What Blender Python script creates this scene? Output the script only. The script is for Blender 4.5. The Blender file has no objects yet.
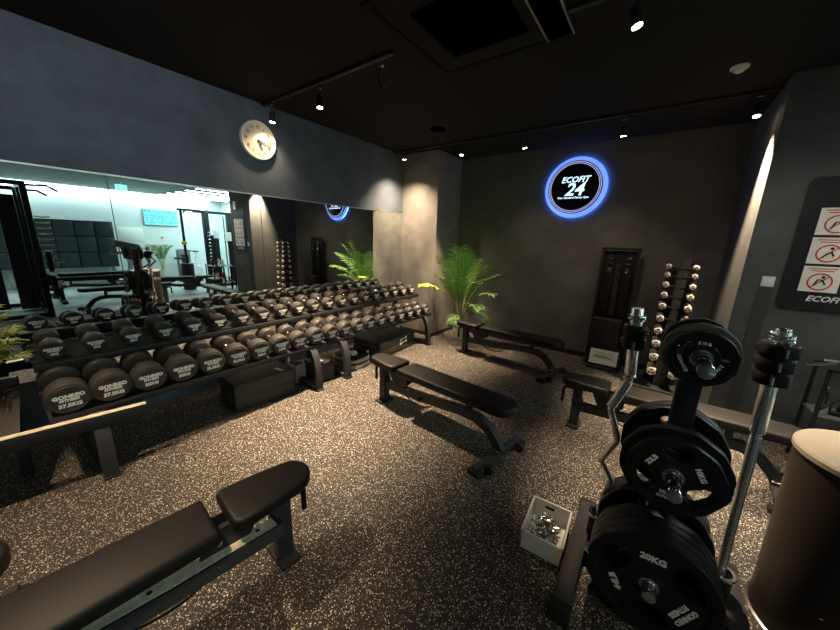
import bpy, bmesh, math, random
from mathutils import Vector, Matrix, Euler
R = math.radians
PI = math.pi
rnd = random.Random(7)
COL = bpy.context.scene.collection

# ------------------------------------------------------------------ materials
def mat(name, color, rough=.5, metal=0., spec=.28, bump=0., bscale=60, var=0., vscale=4, emit=None, estr=0., trans=0., coat=0., alpha=1.):
    m = bpy.data.materials.new(name); m.use_nodes = True
    nt = m.node_tree; b = nt.nodes['Principled BSDF']
    b.inputs['Base Color'].default_value = (*color, 1); b.inputs['Roughness'].default_value = rough
    b.inputs['Metallic'].default_value = metal; b.inputs['Specular IOR Level'].default_value = spec
    b.inputs['Coat Weight'].default_value = coat
    b.inputs['Transmission Weight'].default_value = trans; b.inputs['Alpha'].default_value = alpha
    if emit: b.inputs['Emission Color'].default_value = (*emit, 1); b.inputs['Emission Strength'].default_value = estr
    if bump or var:
        tc = nt.nodes.new('ShaderNodeTexCoord')
    if bump:
        n = nt.nodes.new('ShaderNodeTexNoise'); n.inputs['Scale'].default_value = bscale; n.inputs['Detail'].default_value = 4
        bp = nt.nodes.new('ShaderNodeBump'); bp.inputs['Strength'].default_value = bump; bp.inputs['Distance'].default_value = .01
        nt.links.new(tc.outputs['Object'], n.inputs['Vector']); nt.links.new(n.outputs['Fac'], bp.inputs['Height'])
        nt.links.new(bp.outputs['Normal'], b.inputs['Normal'])
    if var:
        n = nt.nodes.new('ShaderNodeTexNoise'); n.inputs['Scale'].default_value = vscale; n.inputs['Detail'].default_value = 6
        n.inputs['Roughness'].default_value = .65
        r = nt.nodes.new('ShaderNodeMapRange'); r.inputs[1].default_value = .3; r.inputs[2].default_value = .7
        r.inputs[3].default_value = 1 - var; r.inputs[4].default_value = 1 + var
        mx = nt.nodes.new('ShaderNodeMix'); mx.data_type = 'RGBA'; mx.blend_type = 'MULTIPLY'; mx.inputs[0].default_value = 1
        mx.inputs[6].default_value = (*color, 1)
        nt.links.new(tc.outputs['Object'], n.inputs['Vector']); nt.links.new(n.outputs['Fac'], r.inputs[0])
        nt.links.new(r.outputs[0], mx.inputs[7]); nt.links.new(mx.outputs[2], b.inputs['Base Color'])
    return m

def floor_mat():
    m = bpy.data.materials.new('speckled_rubber'); m.use_nodes = True; nt = m.node_tree; b = nt.nodes['Principled BSDF']
    tc = nt.nodes.new('ShaderNodeTexCoord')
    n = nt.nodes.new('ShaderNodeTexNoise'); n.inputs['Scale'].default_value = 55; n.inputs['Detail'].default_value = 2
    add = nt.nodes.new('ShaderNodeVectorMath'); add.operation = 'MULTIPLY_ADD'; add.inputs[1].default_value = (.012,) * 3
    nt.links.new(tc.outputs['Object'], n.inputs['Vector']); nt.links.new(n.outputs['Color'], add.inputs[0]); nt.links.new(tc.outputs['Object'], add.inputs[2])
    def layer(scale, thr, size):
        v = nt.nodes.new('ShaderNodeTexVoronoi'); v.inputs['Scale'].default_value = scale
        nt.links.new(add.outputs[0], v.inputs['Vector'])
        s = nt.nodes.new('ShaderNodeSeparateColor'); nt.links.new(v.outputs['Color'], s.inputs[0])
        a = nt.nodes.new('ShaderNodeMath'); a.operation = 'LESS_THAN'; a.inputs[1].default_value = thr; nt.links.new(s.outputs[0], a.inputs[0])
        d = nt.nodes.new('ShaderNodeMath'); d.operation = 'LESS_THAN'; d.inputs[1].default_value = size; nt.links.new(v.outputs['Distance'], d.inputs[0])
        mu = nt.nodes.new('ShaderNodeMath'); mu.operation = 'MULTIPLY'; nt.links.new(a.outputs[0], mu.inputs[0]); nt.links.new(d.outputs[0], mu.inputs[1])
        return mu, s
    l1, s1 = layer(130, .135, .44); l2, s2 = layer(260, .12, .5)
    mx = nt.nodes.new('ShaderNodeMath'); mx.operation = 'MAXIMUM'; nt.links.new(l1.outputs[0], mx.inputs[0]); nt.links.new(l2.outputs[0], mx.inputs[1])
    ramp = nt.nodes.new('ShaderNodeMix'); ramp.data_type = 'RGBA'; ramp.inputs[6].default_value = (.40, .34, .28, 1); ramp.inputs[7].default_value = (.80, .74, .65, 1)
    nt.links.new(s1.outputs[1], ramp.inputs[0])
    col = nt.nodes.new('ShaderNodeMix'); col.data_type = 'RGBA'; col.inputs[6].default_value = (.029, .024, .020, 1)
    nt.links.new(mx.outputs[0], col.inputs[0]); nt.links.new(ramp.outputs[2], col.inputs[7])
    nt.links.new(col.outputs[2], b.inputs['Base Color'])
    b.inputs['Roughness'].default_value = .62; b.inputs['Specular IOR Level'].default_value = .35
    bp = nt.nodes.new('ShaderNodeBump'); bp.inputs['Strength'].default_value = .25; bp.inputs['Distance'].default_value = .003
    n2 = nt.nodes.new('ShaderNodeTexNoise'); n2.inputs['Scale'].default_value = 220; nt.links.new(tc.outputs['Object'], n2.inputs['Vector'])
    nt.links.new(n2.outputs['Fac'], bp.inputs['Height']); nt.links.new(bp.outputs['Normal'], b.inputs['Normal'])
    return m

M = dict(
    floor=floor_mat(),
    wall=mat('blue_grey_plaster', (.100, .120, .148), .75, var=.22, vscale=3, bump=.15, bscale=14, spec=.25),
    wall2=mat('charcoal_plaster', (.096, .098, .102), .8, var=.2, vscale=2.5, bump=.12, bscale=14, spec=.2),
    pillar=mat('grey_concrete_plaster', (.20, .185, .175), .8, var=.22, vscale=5, bump=.2, bscale=18, spec=.2),
    ceil=mat('black_ceiling_paint', (.017, .0155, .0155), .9, spec=.15),
    gwall=mat('white_gym_wall', (.72, .78, .78), .7, spec=.3),
    rwall=mat('dark_grey_plaster', (.098, .102, .104), .8, var=.2, vscale=3, bump=.12, bscale=14, spec=.2),
    gceil=mat('pale_gym_ceiling', (.30, .34, .33), .8, spec=.2),
    gfloor=mat('grey_gym_floor', (.36, .37, .36), .5, var=.15, vscale=8),
    mirror=mat('mirror_silver', (.80, .87, .87), .0, 1.),
    alu=mat('brushed_aluminium', (.62, .60, .56), .32, 1.),
    sheen=mat('steel_top_sheen', (.80, .70, .55), .42, .1, bump=.1, bscale=40, var=.35, vscale=22),  # lamp sheen on the beam tops, put into a pale colour
    chrome=mat('chrome', (.80, .80, .80), .14, 1.),
    hexend=mat('silver_hex_end', (.62, .58, .52), .38, .35),
    steel=mat('satin_steel', (.60, .60, .62), .25, 1.),
    black=mat('black_powder_coat', (.018, .018, .020), .42, bump=.1, bscale=300),
    dgrey=mat('charcoal_powder_coat', (.034, .035, .038), .42, bump=.1, bscale=300),
    rubber=mat('black_rubber', (.012, .012, .013), .6),
    ureth=mat('black_urethane', (.035, .032, .030), .50, spec=.35, var=.12, vscale=30),
    plate=mat('satin_plate_rubber', (.011, .011, .013), .36),
    vinyl=mat('black_vinyl', (.0055, .0050, .0048), .52, bump=.06, bscale=260, spec=.28),
    plyo=mat('dark_foam_vinyl', (.050, .046, .042), .55, bump=.1, bscale=90),
    white=mat('white_print', (.80, .80, .78), .6),
    label=mat('bright_white_print', (.92, .92, .90), .5),
    barsteel=mat('polished_bar_steel', (.86, .86, .86), .22, .8),
    silverprint=mat('silver_print', (.85, .84, .82), .5),
    edgelit=mat('pale_edgelit_rubber', (.20, .18, .15), .6),  # paler rubber, with the plate's lit edge put into the colour
    cover=mat('dark_grey_cover', (.055, .056, .056), .7),
    cream=mat('cream_plastic', (.78, .74, .66), .45),
    clockface=mat('clock_face', (.60, .55, .43), .5),
    ink=mat('black_ink', (.02, .02, .02), .6),
    red=mat('red_print', (.55, .06, .05), .6),
    paper=mat('notice_paper', (.80, .79, .76), .6),
    board=mat('black_notice_board', (.015, .016, .017), .45),
    pot=mat('cream_ceramic_pot', (.74, .69, .58), .6),
    soil=mat('dark_soil', (.03, .02, .015), .9),
    leaf=mat('palm_green', (.12, .25, .07), .45, var=.3, vscale=9),
    leafy=mat('palm_lime', (.42, .62, .06), .45, var=.2, vscale=9),
    leafw=mat('palm_yellow_green', (.40, .44, .12), .5, var=.25, vscale=9),
    stem=mat('palm_stem', (.30, .33, .10), .5),
    bin=mat('dark_bronze_bin', (.032, .027, .022), .45, .15),
    binlid=mat('beige_bin_lid', (.27, .245, .205), .4),
    tub=mat('frosted_plastic', (.82, .84, .82), .35, trans=.35),
    yellow=mat('yellow_label', (.85, .72, .05), .5),
    foam=mat('light_grey_step_plastic', (.34, .32, .30), .5),
    tuft=mat('dark_panel_laminate', (.035, .045, .048), .35),
    lens=mat('warm_lamp_lens', (1, .8, .5), .4, emit=(1, .80, .52), estr=28),
    lensoff=mat('unlit_lamp_lens', (.10, .10, .10), .2),
    halo=mat('blue_wall_glow', (.2, .4, 1), .5, emit=(.15, .31, 1.0), estr=1.15),  # blue glow on the wall, made to shine by itself
    blue=mat('blue_halo_led', (.2, .4, 1), .5, emit=(.10, .28, 1.0), estr=18),
    signw=mat('lit_sign_white', (.7, .85, 1), .5, emit=(.55, .80, 1.0), estr=1.5),
    signp=mat('lit_sign_ring', (.7, .7, 1), .5, emit=(.50, .50, .95), estr=.8),
    signb=mat('black_sign_acrylic', (.008, .008, .012), .15),
    gymlight=mat('cool_white_light', (.9, 1, 1), .5, emit=(.80, 1, .97), estr=2.6),
    exitg=mat('exit_sign_green', (.1, .6, .5), .5, emit=(.25, .95, .75), estr=1.6),
    screen=mat('cyan_screen', (.05, .3, .35), .3, emit=(.30, .82, .88), estr=.85),
    screend=mat('screen_dark_print', (.02, .2, .25), .3, emit=(.03, .30, .38), estr=.8),
    fan=mat('grey_plastic_shell', (.16, .18, .19), .45),
    skyblue=mat('teal_bench_vinyl', (.10, .20, .24), .4),
    duct=mat('ceiling_black_recess', (.0008, .0008, .001), .9, spec=0.),
    ducttrim=mat('ceiling_grille_trim', (.012, .0115, .0115), .8, spec=.1),
)

# ------------------------------------------------------------------ mesh kit
class MB:
    def __init__(s): s.bm = bmesh.new()
    def _put(s, tmp, mtx=None):
        me = bpy.data.meshes.new('tmp'); tmp.to_mesh(me); tmp.free()
        if mtx is not None: me.transform(mtx)
        s.bm.from_mesh(me); bpy.data.meshes.remove(me); return s
    def box(s, c, d, rot=(0, 0, 0), bev=0., seg=2):
        t = bmesh.new(); bmesh.ops.create_cube(t, size=1)
        bmesh.ops.scale(t, vec=d, verts=t.verts)
        if bev: bmesh.ops.bevel(t, geom=list(t.edges), offset=bev, segments=seg, profile=.5, affect='EDGES')
        return s._put(t, Matrix.Translation(c) @ Euler(rot).to_matrix().to_4x4())
    def cyl(s, a, b, r, r2=None, n=20, bev=0.):
        a = Vector(a); b = Vector(b); d = b - a; r2 = r if r2 is None else r2
        t = bmesh.new(); bmesh.ops.create_cone(t, cap_ends=True, segments=n, radius1=r, radius2=r2, depth=d.length)
        if bev:
            e = [e for e in t.edges if all(abs(v.co.z) > d.length / 2 - 1e-5 for v in e.verts) and e.verts[0].co.z * e.verts[1].co.z > 0]
            bmesh.ops.bevel(t, geom=e, offset=bev, segments=2, profile=.5, affect='EDGES')
        return s._put(t, Matrix.Translation((a + b) / 2) @ d.to_track_quat('Z', 'Y').to_matrix().to_4x4())
    def lathe(s, prof, mtx=None, n=28):
        """profile [(radius, height)] turned about Z"""
        t = bmesh.new(); rows = []
        for r, z in prof:
            if r < 1e-6: rows.append([t.verts.new((0, 0, z))] * n)
            else: rows.append([t.verts.new((r * math.cos(2 * PI * i / n), r * math.sin(2 * PI * i / n), z)) for i in range(n)])
        for A, B in zip(rows, rows[1:]):
            for i in range(n):
                q = []
                for v in (A[i], A[(i + 1) % n], B[(i + 1) % n], B[i]):
                    if v not in q: q.append(v)
                if len(q) > 2:
                    try: t.faces.new(q)
                    except ValueError: pass
        bmesh.ops.recalc_face_normals(t, faces=t.faces)
        return s._put(t, mtx)
    def tube(s, pts, r, n=10, closed=False):
        pts = [Vector(p) for p in pts]; t = bmesh.new(); rows = []; N = len(pts); up = None
        for i, p in enumerate(pts):
            a = pts[(i - 1) % N] if closed or i else p; b = pts[(i + 1) % N] if closed or i < N - 1 else p
            d = (b - a).normalized()
            if up is None: up = d.orthogonal().normalized()
            up = (up - d * up.dot(d)).normalized(); sd = d.cross(up)
            rr = r[i] if isinstance(r, (list, tuple)) else r
            rows.append([t.verts.new(p + (up * math.cos(2 * PI * k / n) + sd * math.sin(2 * PI * k / n)) * rr) for k in range(n)])
        for i in range(N if closed else N - 1):
            A = rows[i]; B = rows[(i + 1) % N]
            for k in range(n): t.faces.new((A[k], A[(k + 1) % n], B[(k + 1) % n], B[k]))
        if not closed: t.faces.new(rows[0][::-1]); t.faces.new(rows[-1])
        bmesh.ops.recalc_face_normals(t, faces=t.faces)
        return s._put(t)
    def strap(s, pts, w, h, axis=(0, 1, 0)):
        """rectangular bar swept along a path lying in the plane normal to axis; w across axis, h in plane"""
        pts = [Vector(p) for p in pts]; ax = Vector(axis); t = bmesh.new(); rows = []; N = len(pts)
        for i, p in enumerate(pts):
            d = (pts[min(i + 1, N - 1)] - pts[max(i - 1, 0)]).normalized(); nn = ax.cross(d).normalized()
            rows.append([t.verts.new(p + ax * (w / 2 * a) + nn * (h / 2 * b)) for a, b in ((-1, -1), (1, -1), (1, 1), (-1, 1))])
        for A, B in zip(rows, rows[1:]):
            for k in range(4): t.faces.new((A[k], A[(k + 1) % 4], B[(k + 1) % 4], B[k]))
        t.faces.new(rows[0][::-1]); t.faces.new(rows[-1]); bmesh.ops.recalc_face_normals(t, faces=t.faces)
        return s._put(t)
    def prism(s, outline, z0, z1, bev=0., mtx=None, seg=3):
        t = bmesh.new(); f = t.faces.new([t.verts.new((x, y, z0)) for x, y in outline])
        g = bmesh.ops.extrude_face_region(t, geom=[f]); vs = [v for v in g['geom'] if isinstance(v, bmesh.types.BMVert)]
        bmesh.ops.translate(t, vec=(0, 0, z1 - z0), verts=vs); bmesh.ops.recalc_face_normals(t, faces=t.faces)
        if bev:
            e = [e for e in t.edges if abs(e.verts[0].co.z - e.verts[1].co.z) < 1e-6]
            bmesh.ops.bevel(t, geom=e, offset=bev, segments=seg, profile=.5, affect='EDGES')
        return s._put(t, mtx)
    def faces(s, vs, fs):
        t = bmesh.new(); v = [t.verts.new(p) for p in vs]
        for f in fs: t.faces.new([v[i] for i in f])
        return s._put(t)
    def mesh(s, name, m, smooth=True):
        me = bpy.data.meshes.new(name); s.bm.to_mesh(me); s.bm.free(); me.materials.append(m)
        if smooth:
            me.polygons.foreach_set('use_smooth', [True] * len(me.polygons)); me.set_sharp_from_angle(angle=R(38))
        return me
    def build(s, name, m, parent=None, smooth=True):
        return link(name, s.mesh(name, m, smooth), parent)

def link(name, me, parent=None, mtx=None):
    o = bpy.data.objects.new(name, me); COL.objects.link(o)
    if parent: o.parent = parent
    if mtx is not None: o.matrix_local = mtx
    return o
def thing(name, label, cat, loc=(0, 0, 0), rz=0., group=None, rot=None):
    o = bpy.data.objects.new(name, None); COL.objects.link(o); o.empty_display_size = .1
    o.location = loc; o.rotation_euler = rot or (0, 0, rz); return tag(o, label, cat, group)
def tag(o, label, cat, group=None):
    o['label'] = label; o['category'] = cat
    if group: o['group'] = group
    return o
def struct(name, mb, m, smooth=False):
    o = mb.build(name, m, None, smooth); o['kind'] = 'structure'; return o
def copy_tree(o, parent=None):
    kids = KIDS(o); c = o.copy(); COL.objects.link(c)
    if parent: c.parent = parent
    for k in kids: copy_tree(k, c)
    return c
def KIDS(o): return [k for k in bpy.data.objects if k.parent == o]
def place(o, loc, rz=0., label=None, group=None):
    o.location = loc; o.rotation_euler = (0, 0, rz)
    if label: o['label'] = label
    if group: o['group'] = group
    return o

def textmesh(lines, m, shear=0., bold=0., ext=.0006):
    """lines: [(text, size, x, y, rot)] -> one mesh in local XY facing +Z"""
    bm = bmesh.new()
    for (s, size, x, y, rot) in lines:
        c = bpy.data.curves.new('t', 'FONT'); c.body = s; c.size = size; c.align_x = 'CENTER'; c.align_y = 'CENTER'
        c.shear = shear; c.offset = bold * size; c.extrude = ext; c.resolution_u = 2
        o = bpy.data.objects.new('t', c); me = bpy.data.meshes.new_from_object(o)
        me.transform(Matrix.Translation((x, y, 0)) @ Matrix.Rotation(rot, 4, 'Z')); bm.from_mesh(me)
        bpy.data.objects.remove(o); bpy.data.curves.remove(c); bpy.data.meshes.remove(me)
    me = bpy.data.meshes.new('lettering'); bm.to_mesh(me); bm.free(); me.materials.append(m); return me
def flatshape(splines, ext, bevel, name, m):
    """2D curve with holes, extruded: outline first, holes after"""
    c = bpy.data.curves.new('s', 'CURVE'); c.dimensions = '2D'; c.fill_mode = 'BOTH'; c.extrude = ext; c.bevel_depth = bevel; c.bevel_resolution = 1
    for pts in splines:
        sp = c.splines.new('POLY'); sp.points.add(len(pts) - 1); sp.use_cyclic_u = True
        for p, (x, y) in zip(sp.points, pts): p.co = (x, y, 0, 1)
    o = bpy.data.objects.new('s', c); me = bpy.data.meshes.new_from_object(o); bpy.data.objects.remove(o); bpy.data.curves.remove(c)
    me.materials.clear(); me.materials.append(m); me.name = name
    me.polygons.foreach_set('use_smooth', [True] * len(me.polygons)); me.set_sharp_from_angle(angle=R(30)); return me
def basis(x, y, z, o=(0, 0, 0)):
    m = Matrix.Identity(4)
    for i, v in enumerate((x, y, z)):
        for k in range(3): m[k][i] = v[k]
    m.translation = o; return m
FX = lambda o: basis((0, 1, 0), (0, 0, 1), (1, 0, 0), o)     # writing that faces +X
FY = lambda o: basis((1, 0, 0), (0, 0, 1), (0, -1, 0), o)    # writing that faces -Y
FNX = lambda o: basis((0, -1, 0), (0, 0, 1), (-1, 0, 0), o)  # writing that faces -X

# ------------------------------------------------------------------ room shell
H = 2.932; ZM = 2.01; PY = 4.37; PW = .70; D = 5.07; Y2 = 3.9; W1 = 4.208; W2 = 5.16; GX = 9.9; GH = 2.74; GY = 5.7; YB = -3.0
struct('floor', MB().box((2.58, (YB + D) / 2, -.05), (5.16, D - YB, .1)), M['floor'])
struct('floor', MB().box(((W2 + GX + .2) / 2, (YB + GY) / 2, -.05), (GX + .2 - W2, GY - YB, .1)), M['gfloor'])
struct('wall_left', MB().box((-.06, (YB + D) / 2, H / 2), (.12, D - YB + .12, H)), M['wall'])
struct('wall_pillar', MB().box((PW / 2, (PY + D) / 2, H / 2), (PW, D - PY, H)), M['pillar'])
struct('wall_back', MB().box(((PW + W1) / 2 , D + .06, H / 2), (W1 - PW + .02, .12, H)), M['wall2'])
struct('wall_right', MB().box(((W1 + W2) / 2, (Y2 + GY) / 2, H / 2), (W2 - W1, GY - Y2, H)), M['rwall'])
struct('wall_front', MB().box((GX / 2, YB - .06, H / 2), (GX + .2, .12, H)), M['wall'])
struct('ceiling', MB().box((2.58, (YB + D) / 2, H + .05), (5.16, D - YB + .2, .1)), M['ceil'])
struct('ceiling', MB().box(((W2 + GX) / 2, (YB + GY) / 2, GH + .15), (GX - W2, GY - YB, .3)), M['gceil'])
struct('wall_gym_far', MB().box((GX + .06, (YB + GY) / 2, H / 2), (.12, GY - YB, H)), M['gwall'])
struct('wall_gym_side', MB().box(((W2 + GX) / 2, GY + .06, H / 2), (GX - W2 + .2, .12, H)), M['gwall'])
struct('trim_1', MB().box((.008, (YB + PY) / 2, ZM + .005), (.016, PY - YB, .012)), M['alu'])
struct('baseboard_back', MB().box(((PW + W1) / 2, D - .006, .035), (W1 - PW, .012, .07)), M['black'])
struct('baseboard_pillar', MB().box((PW / 2 + .003, PY - .005, .03), (PW + .006, .01, .06)).box((PW + .005, (PY + D) / 2, .03), (.01, D - PY, .06)), M['black'])
struct('baseboard_right', MB().box(((W1 + W2) / 2, Y2 - .005, .03), (W2 - W1, .01, .06)), M['black'])
struct('trim_2', MB().box((GX - .10, 1.2, GH - .03), (.16, 8.2, .05)), M['gymlight'])

ys = [YB, -.52, .70, 1.918, 3.14, PY]
lab = ['wall mirror panel behind the leafy plant at the far left', 'wall mirror panel holding the reflection of the squat rack above the heaviest dumbbells',
       'wall mirror panel reflecting the screen and the cable machine in the bright gym', 'wall mirror panel that reflects the chrome dumbbell tower',
       'wall mirror panel next to the pillar, reflecting the palm']
for i in range(5):
    o = MB().box((.003, (ys[i] + ys[i + 1]) / 2, (ZM + .48) / 2), (.006, ys[i + 1] - ys[i] - .004, ZM - .48), bev=.001, seg=1).build('mirror_panel', M['mirror'], None, False)
    tag(o, lab[i], 'mirror', 'mirror panels along the left wall')

# ------------------------------------------------------------------ clock
t = thing('wall_clock', 'round white wall clock with black numerals above the mirrors', 'clock', (.0, 1.94, 2.556))
rot = basis((0, 1, 0), (0, 0, 1), (1, 0, 0))
MB().lathe([(0, 0), (.172, 0), (.186, .012), (.188, .035), (.180, .048), (.168, .044), (.166, .030)], rot, 48).build('rim', M['cream'], t)
MB().lathe([(0, .031), (.167, .031), (.167, .026)], rot, 48).build('clock_face', M['clockface'], t)
nums = [(str(n), .044, .128 * math.sin(R(30 * n)), .128 * math.cos(R(30 * n)), 0) for n in range(1, 13)]
for q in nums: link('numeral', textmesh([q], M['ink'], bold=.012), t, FX((.032, 0, 0)))
def hand(a, L, w, x): return MB().box((x, math.sin(R(a)) * L * .42, math.cos(R(a)) * L * .42), (.003, w, L), (R(-a), 0, 0))
hand(158, .10, .016, .038).build('hour_hand', M['ink'], t); hand(103, .145, .012, .042).build('minute_hand', M['ink'], t)
MB().cyl((.031, 0, 0), (.044, 0, 0), .008).build('hand_hub', M['ink'], t)

# ------------------------------------------------------------------ lit sign
SX, SZ = 2.52, 2.374
t = thing('round_wall_sign', 'round black sign with a glowing blue halo, reading ECOFIT 24', 'sign', (SX, D, SZ))
ry = basis((1, 0, 0), (0, 0, 1), (0, -1, 0))
MB().lathe([(0, .045), (.338, .045), (.343, .049), (.343, .074), (.335, .078), (0, .078)], ry, 64).build('disc', M['signb'], t)
MB().lathe([(.375, .004), (.390, .004), (.390, .016), (.375, .016), (.375, .004)], ry, 64).build('halo_light', M['blue'], t)
MB().lathe([(.332, .040), (.392, .030), (.398, .024), (.392, .020), (.332, .024), (.332, .040)], ry, 64).build('wall_glow_ring', M['halo'], t)  # glowing ring stands in for the sign's light on the wall
def ring(r0, r1, z): return MB().lathe([(r0, z), (r0, z + .002), (r1, z + .002), (r1, z)], ry, 64)
ring(.322, .331, .0775).build('outer_ring', M['signp'], t); ring(.303, .311, .0775).build('inner_ring', M['signp'], t)
link('lettering', textmesh([('ECOFIT', .105, 0, .095, 0), ('24', .23, .0, -.035, 0), ('Your Standard Fitness Gym', .036, -.005, -.135, 0)], M['signw'], shear=.28, bold=.018, ext=.002), t, FY((0, -.081, 0)))

# ------------------------------------------------------------------ ceiling fittings
def track(y0, x0, x1, label):
    o = MB().box(((x0 + x1) / 2, y0, H - .012), (x1 - x0, .036, .024), bev=.003).build('lighting_track', M['black']); tag(o, label, 'lighting track')
def spot(x, y, tgt, label, power, on=True, cone=62, blend=.75, drop=.13, warm=(1, .75, .49)):
    t = thing('track_spotlight', label, 'spotlight', (x, y, H - .024), 0, 'spotlights on the ceiling tracks')
    MB().box((0, 0, -.016), (.05, .03, .032), bev=.003).build('track_adapter', M['steel'], t)
    MB().cyl((0, 0, -.03), (0, 0, -.09), .006).build('stem', M['black'], t)
    d = (Vector(tgt) - Vector((x, y, H - .024 - drop))).normalized(); c = Vector((0, 0, -drop))
    a = c - d * .045; b = c + d * .045
    MB().cyl(a, b, .026, .030, bev=.003).build('lamp_head', M['black'], t)
    MB().cyl(b - d * .001, b + d * .006, .024).build('lens', M['lens'] if on else M['lensoff'], t)
    if on:
        l = bpy.data.lights.new('spot_lamp', 'SPOT'); l.energy = power; l.color = warm; l.spot_size = R(cone); l.spot_blend = blend; l.shadow_soft_size = .028
        o = bpy.data.objects.new('spot_lamp', l); COL.objects.link(o); o.location = Vector((x, y, H - .024)) + b + d * .012
        o.rotation_euler = d.to_track_quat('-Z', 'Y').to_euler()
track(2.03, .0, 1.80, 'short black ceiling track running out from above the clock')
track(4.15, .0, W1, 'long black ceiling track in front of the round sign')
track(2.25, 2.95, 4.9, 'black ceiling track over the weight tree')
track(-.35, .6, 4.3, 'black ceiling track added out of view behind the viewer')  # made-up track out of view, carrying mostly added lamps
spot(.17, 2.03, (.04, 1.97, 1.6), 'spotlight right above the clock', 34, cone=120, blend=1)
spot(.92, 2.05, (1.08, 2.0, 0), 'brightly lit spotlight halfway along the short track', 1750, cone=70, blend=1)
spot(1.66, 2.06, (1.6, 3, 1), 'switched off spotlight at the end of the short track', 0, on=False)
spot(.40, 3.90, (.14, 4.22, 1.0), 'spotlight in the corner beside the pillar', 330, cone=112, blend=1)
spot(1.25, 4.08, (1.05, 4.0, 0), 'spotlight just right of the pillar top', 1150, cone=60, blend=1)
spot(2.07, 4.15, (2.2, 5.05, .8), 'spotlight left of the round sign', 28, cone=80, blend=1)
spot(3.10, 4.20, (3.1, 5.0, .4), 'spotlight right of the round sign', 40, cone=80, blend=1)
spot(4.08, 4.16, (4.19, 3.98, 1.5), 'spotlight beside the corner of the notice wall', 1150, cone=60, blend=.8)
spot(4.20, 2.25, (4.40, 3.9, 1.5), 'unseen spotlight added to brighten the notice wall', 40, cone=56, blend=1, warm=(1, .9, .78))  # added fill for the notice wall, no such lamp known
spot(3.30, 2.25, (4.15, 2.45, 0), 'spotlight at the top edge over the weight tree', 760, cone=56, blend=1)
spot(4.70, 2.25, (4.9, 2.7, 0), 'spotlight over the dark round bin', 90, cone=64, blend=.9)
spot(1.25, -.35, (1.6, .35, 0), 'spotlight over the nearest end of the dumbbell rack', 430, cone=58, blend=1)
spot(.78, -.35, (.2, -.15, .9), 'unseen spotlight added to brighten the yellow-green plant', 70, cone=60, blend=1)  # added to brighten the plant at the left edge
spot(3.05, -.35, (2.42, .35, .3), 'narrow unseen spotlight added to brighten the near bench beam', 170, cone=36, blend=1)  # added to light the top of the near bench's beam
spot(2.75, -.35, (0, .9, 2.75), 'unseen spotlight added as fill for the long wall', 90, cone=58, blend=1, warm=(.95, .95, 1))  # added out of view to lift the tone of the left wall
spot(4.0, -.35, (3.6, 1.0, 0), 'unseen spotlight added at the right of the viewer', 30, cone=60, blend=.9)  # weak lamp added with the near track, out of view

track(3.5, 4.55, 5.15, 'short ceiling track at the end of the notice wall')
spot(5.02, 3.5, (5.1, 3.9, 1.5), 'spotlight at the end of the notice wall', 50, cone=60, blend=1)
t = thing('air_conditioner', 'square black air conditioner cassette recessed in the ceiling', 'air conditioner', (2.43, 2.05, H))
MB().box((-.46, 0, -.006), (.04, .96, .012)).box((.46, 0, -.006), (.04, .96, .012)).box((0, -.46, -.006), (.88, .04, .012)).box((0, .46, -.006), (.88, .04, .012)).build('frame', M['ducttrim'], t, False)
MB().box((0, 0, -.004), (.86, .86, .008)).build('face_panel', M['ceil'], t, False)
MB().box((0, 0, -.012), (.54, .54, .012)).build('intake_grille', M['duct'], t, False)
t = thing('slot_diffuser', 'long ceiling slot air outlet with two silver edges', 'air vent', (2.86, 2.0, H))
MB().box((0, 0, -.01), (.15, .94, .02)).build('slot_box', M['duct'], t, False)
MB().box((-.08, 0, -.012), (.012, .96, .024)).box((.08, 0, -.012), (.012, .96, .024)).build('edge_trim', M['alu'], t, False)
t = thing('ceiling_speaker', 'small dark round ceiling speaker before the long track', 'speaker', (1.17, 3.6, H))
MB().lathe([(0, -.008), (.09, -.008), (.10, -.004), (.10, 0)]).build('grille', M['duct'], t)
t = thing('smoke_detector', 'white round smoke detector on the dark ceiling', 'smoke detector', (3.86, 3.58, H))
MB().lathe([(0, 0), (.055, 0), (.055, -.012), (.045, -.02)]).build('base', M['cream'], t)
MB().lathe([(0, -.018), (.032, -.018), (.03, -.032), (.018, -.04), (0, -.042)]).build('sensor_head', M['silverprint'], t)

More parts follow.
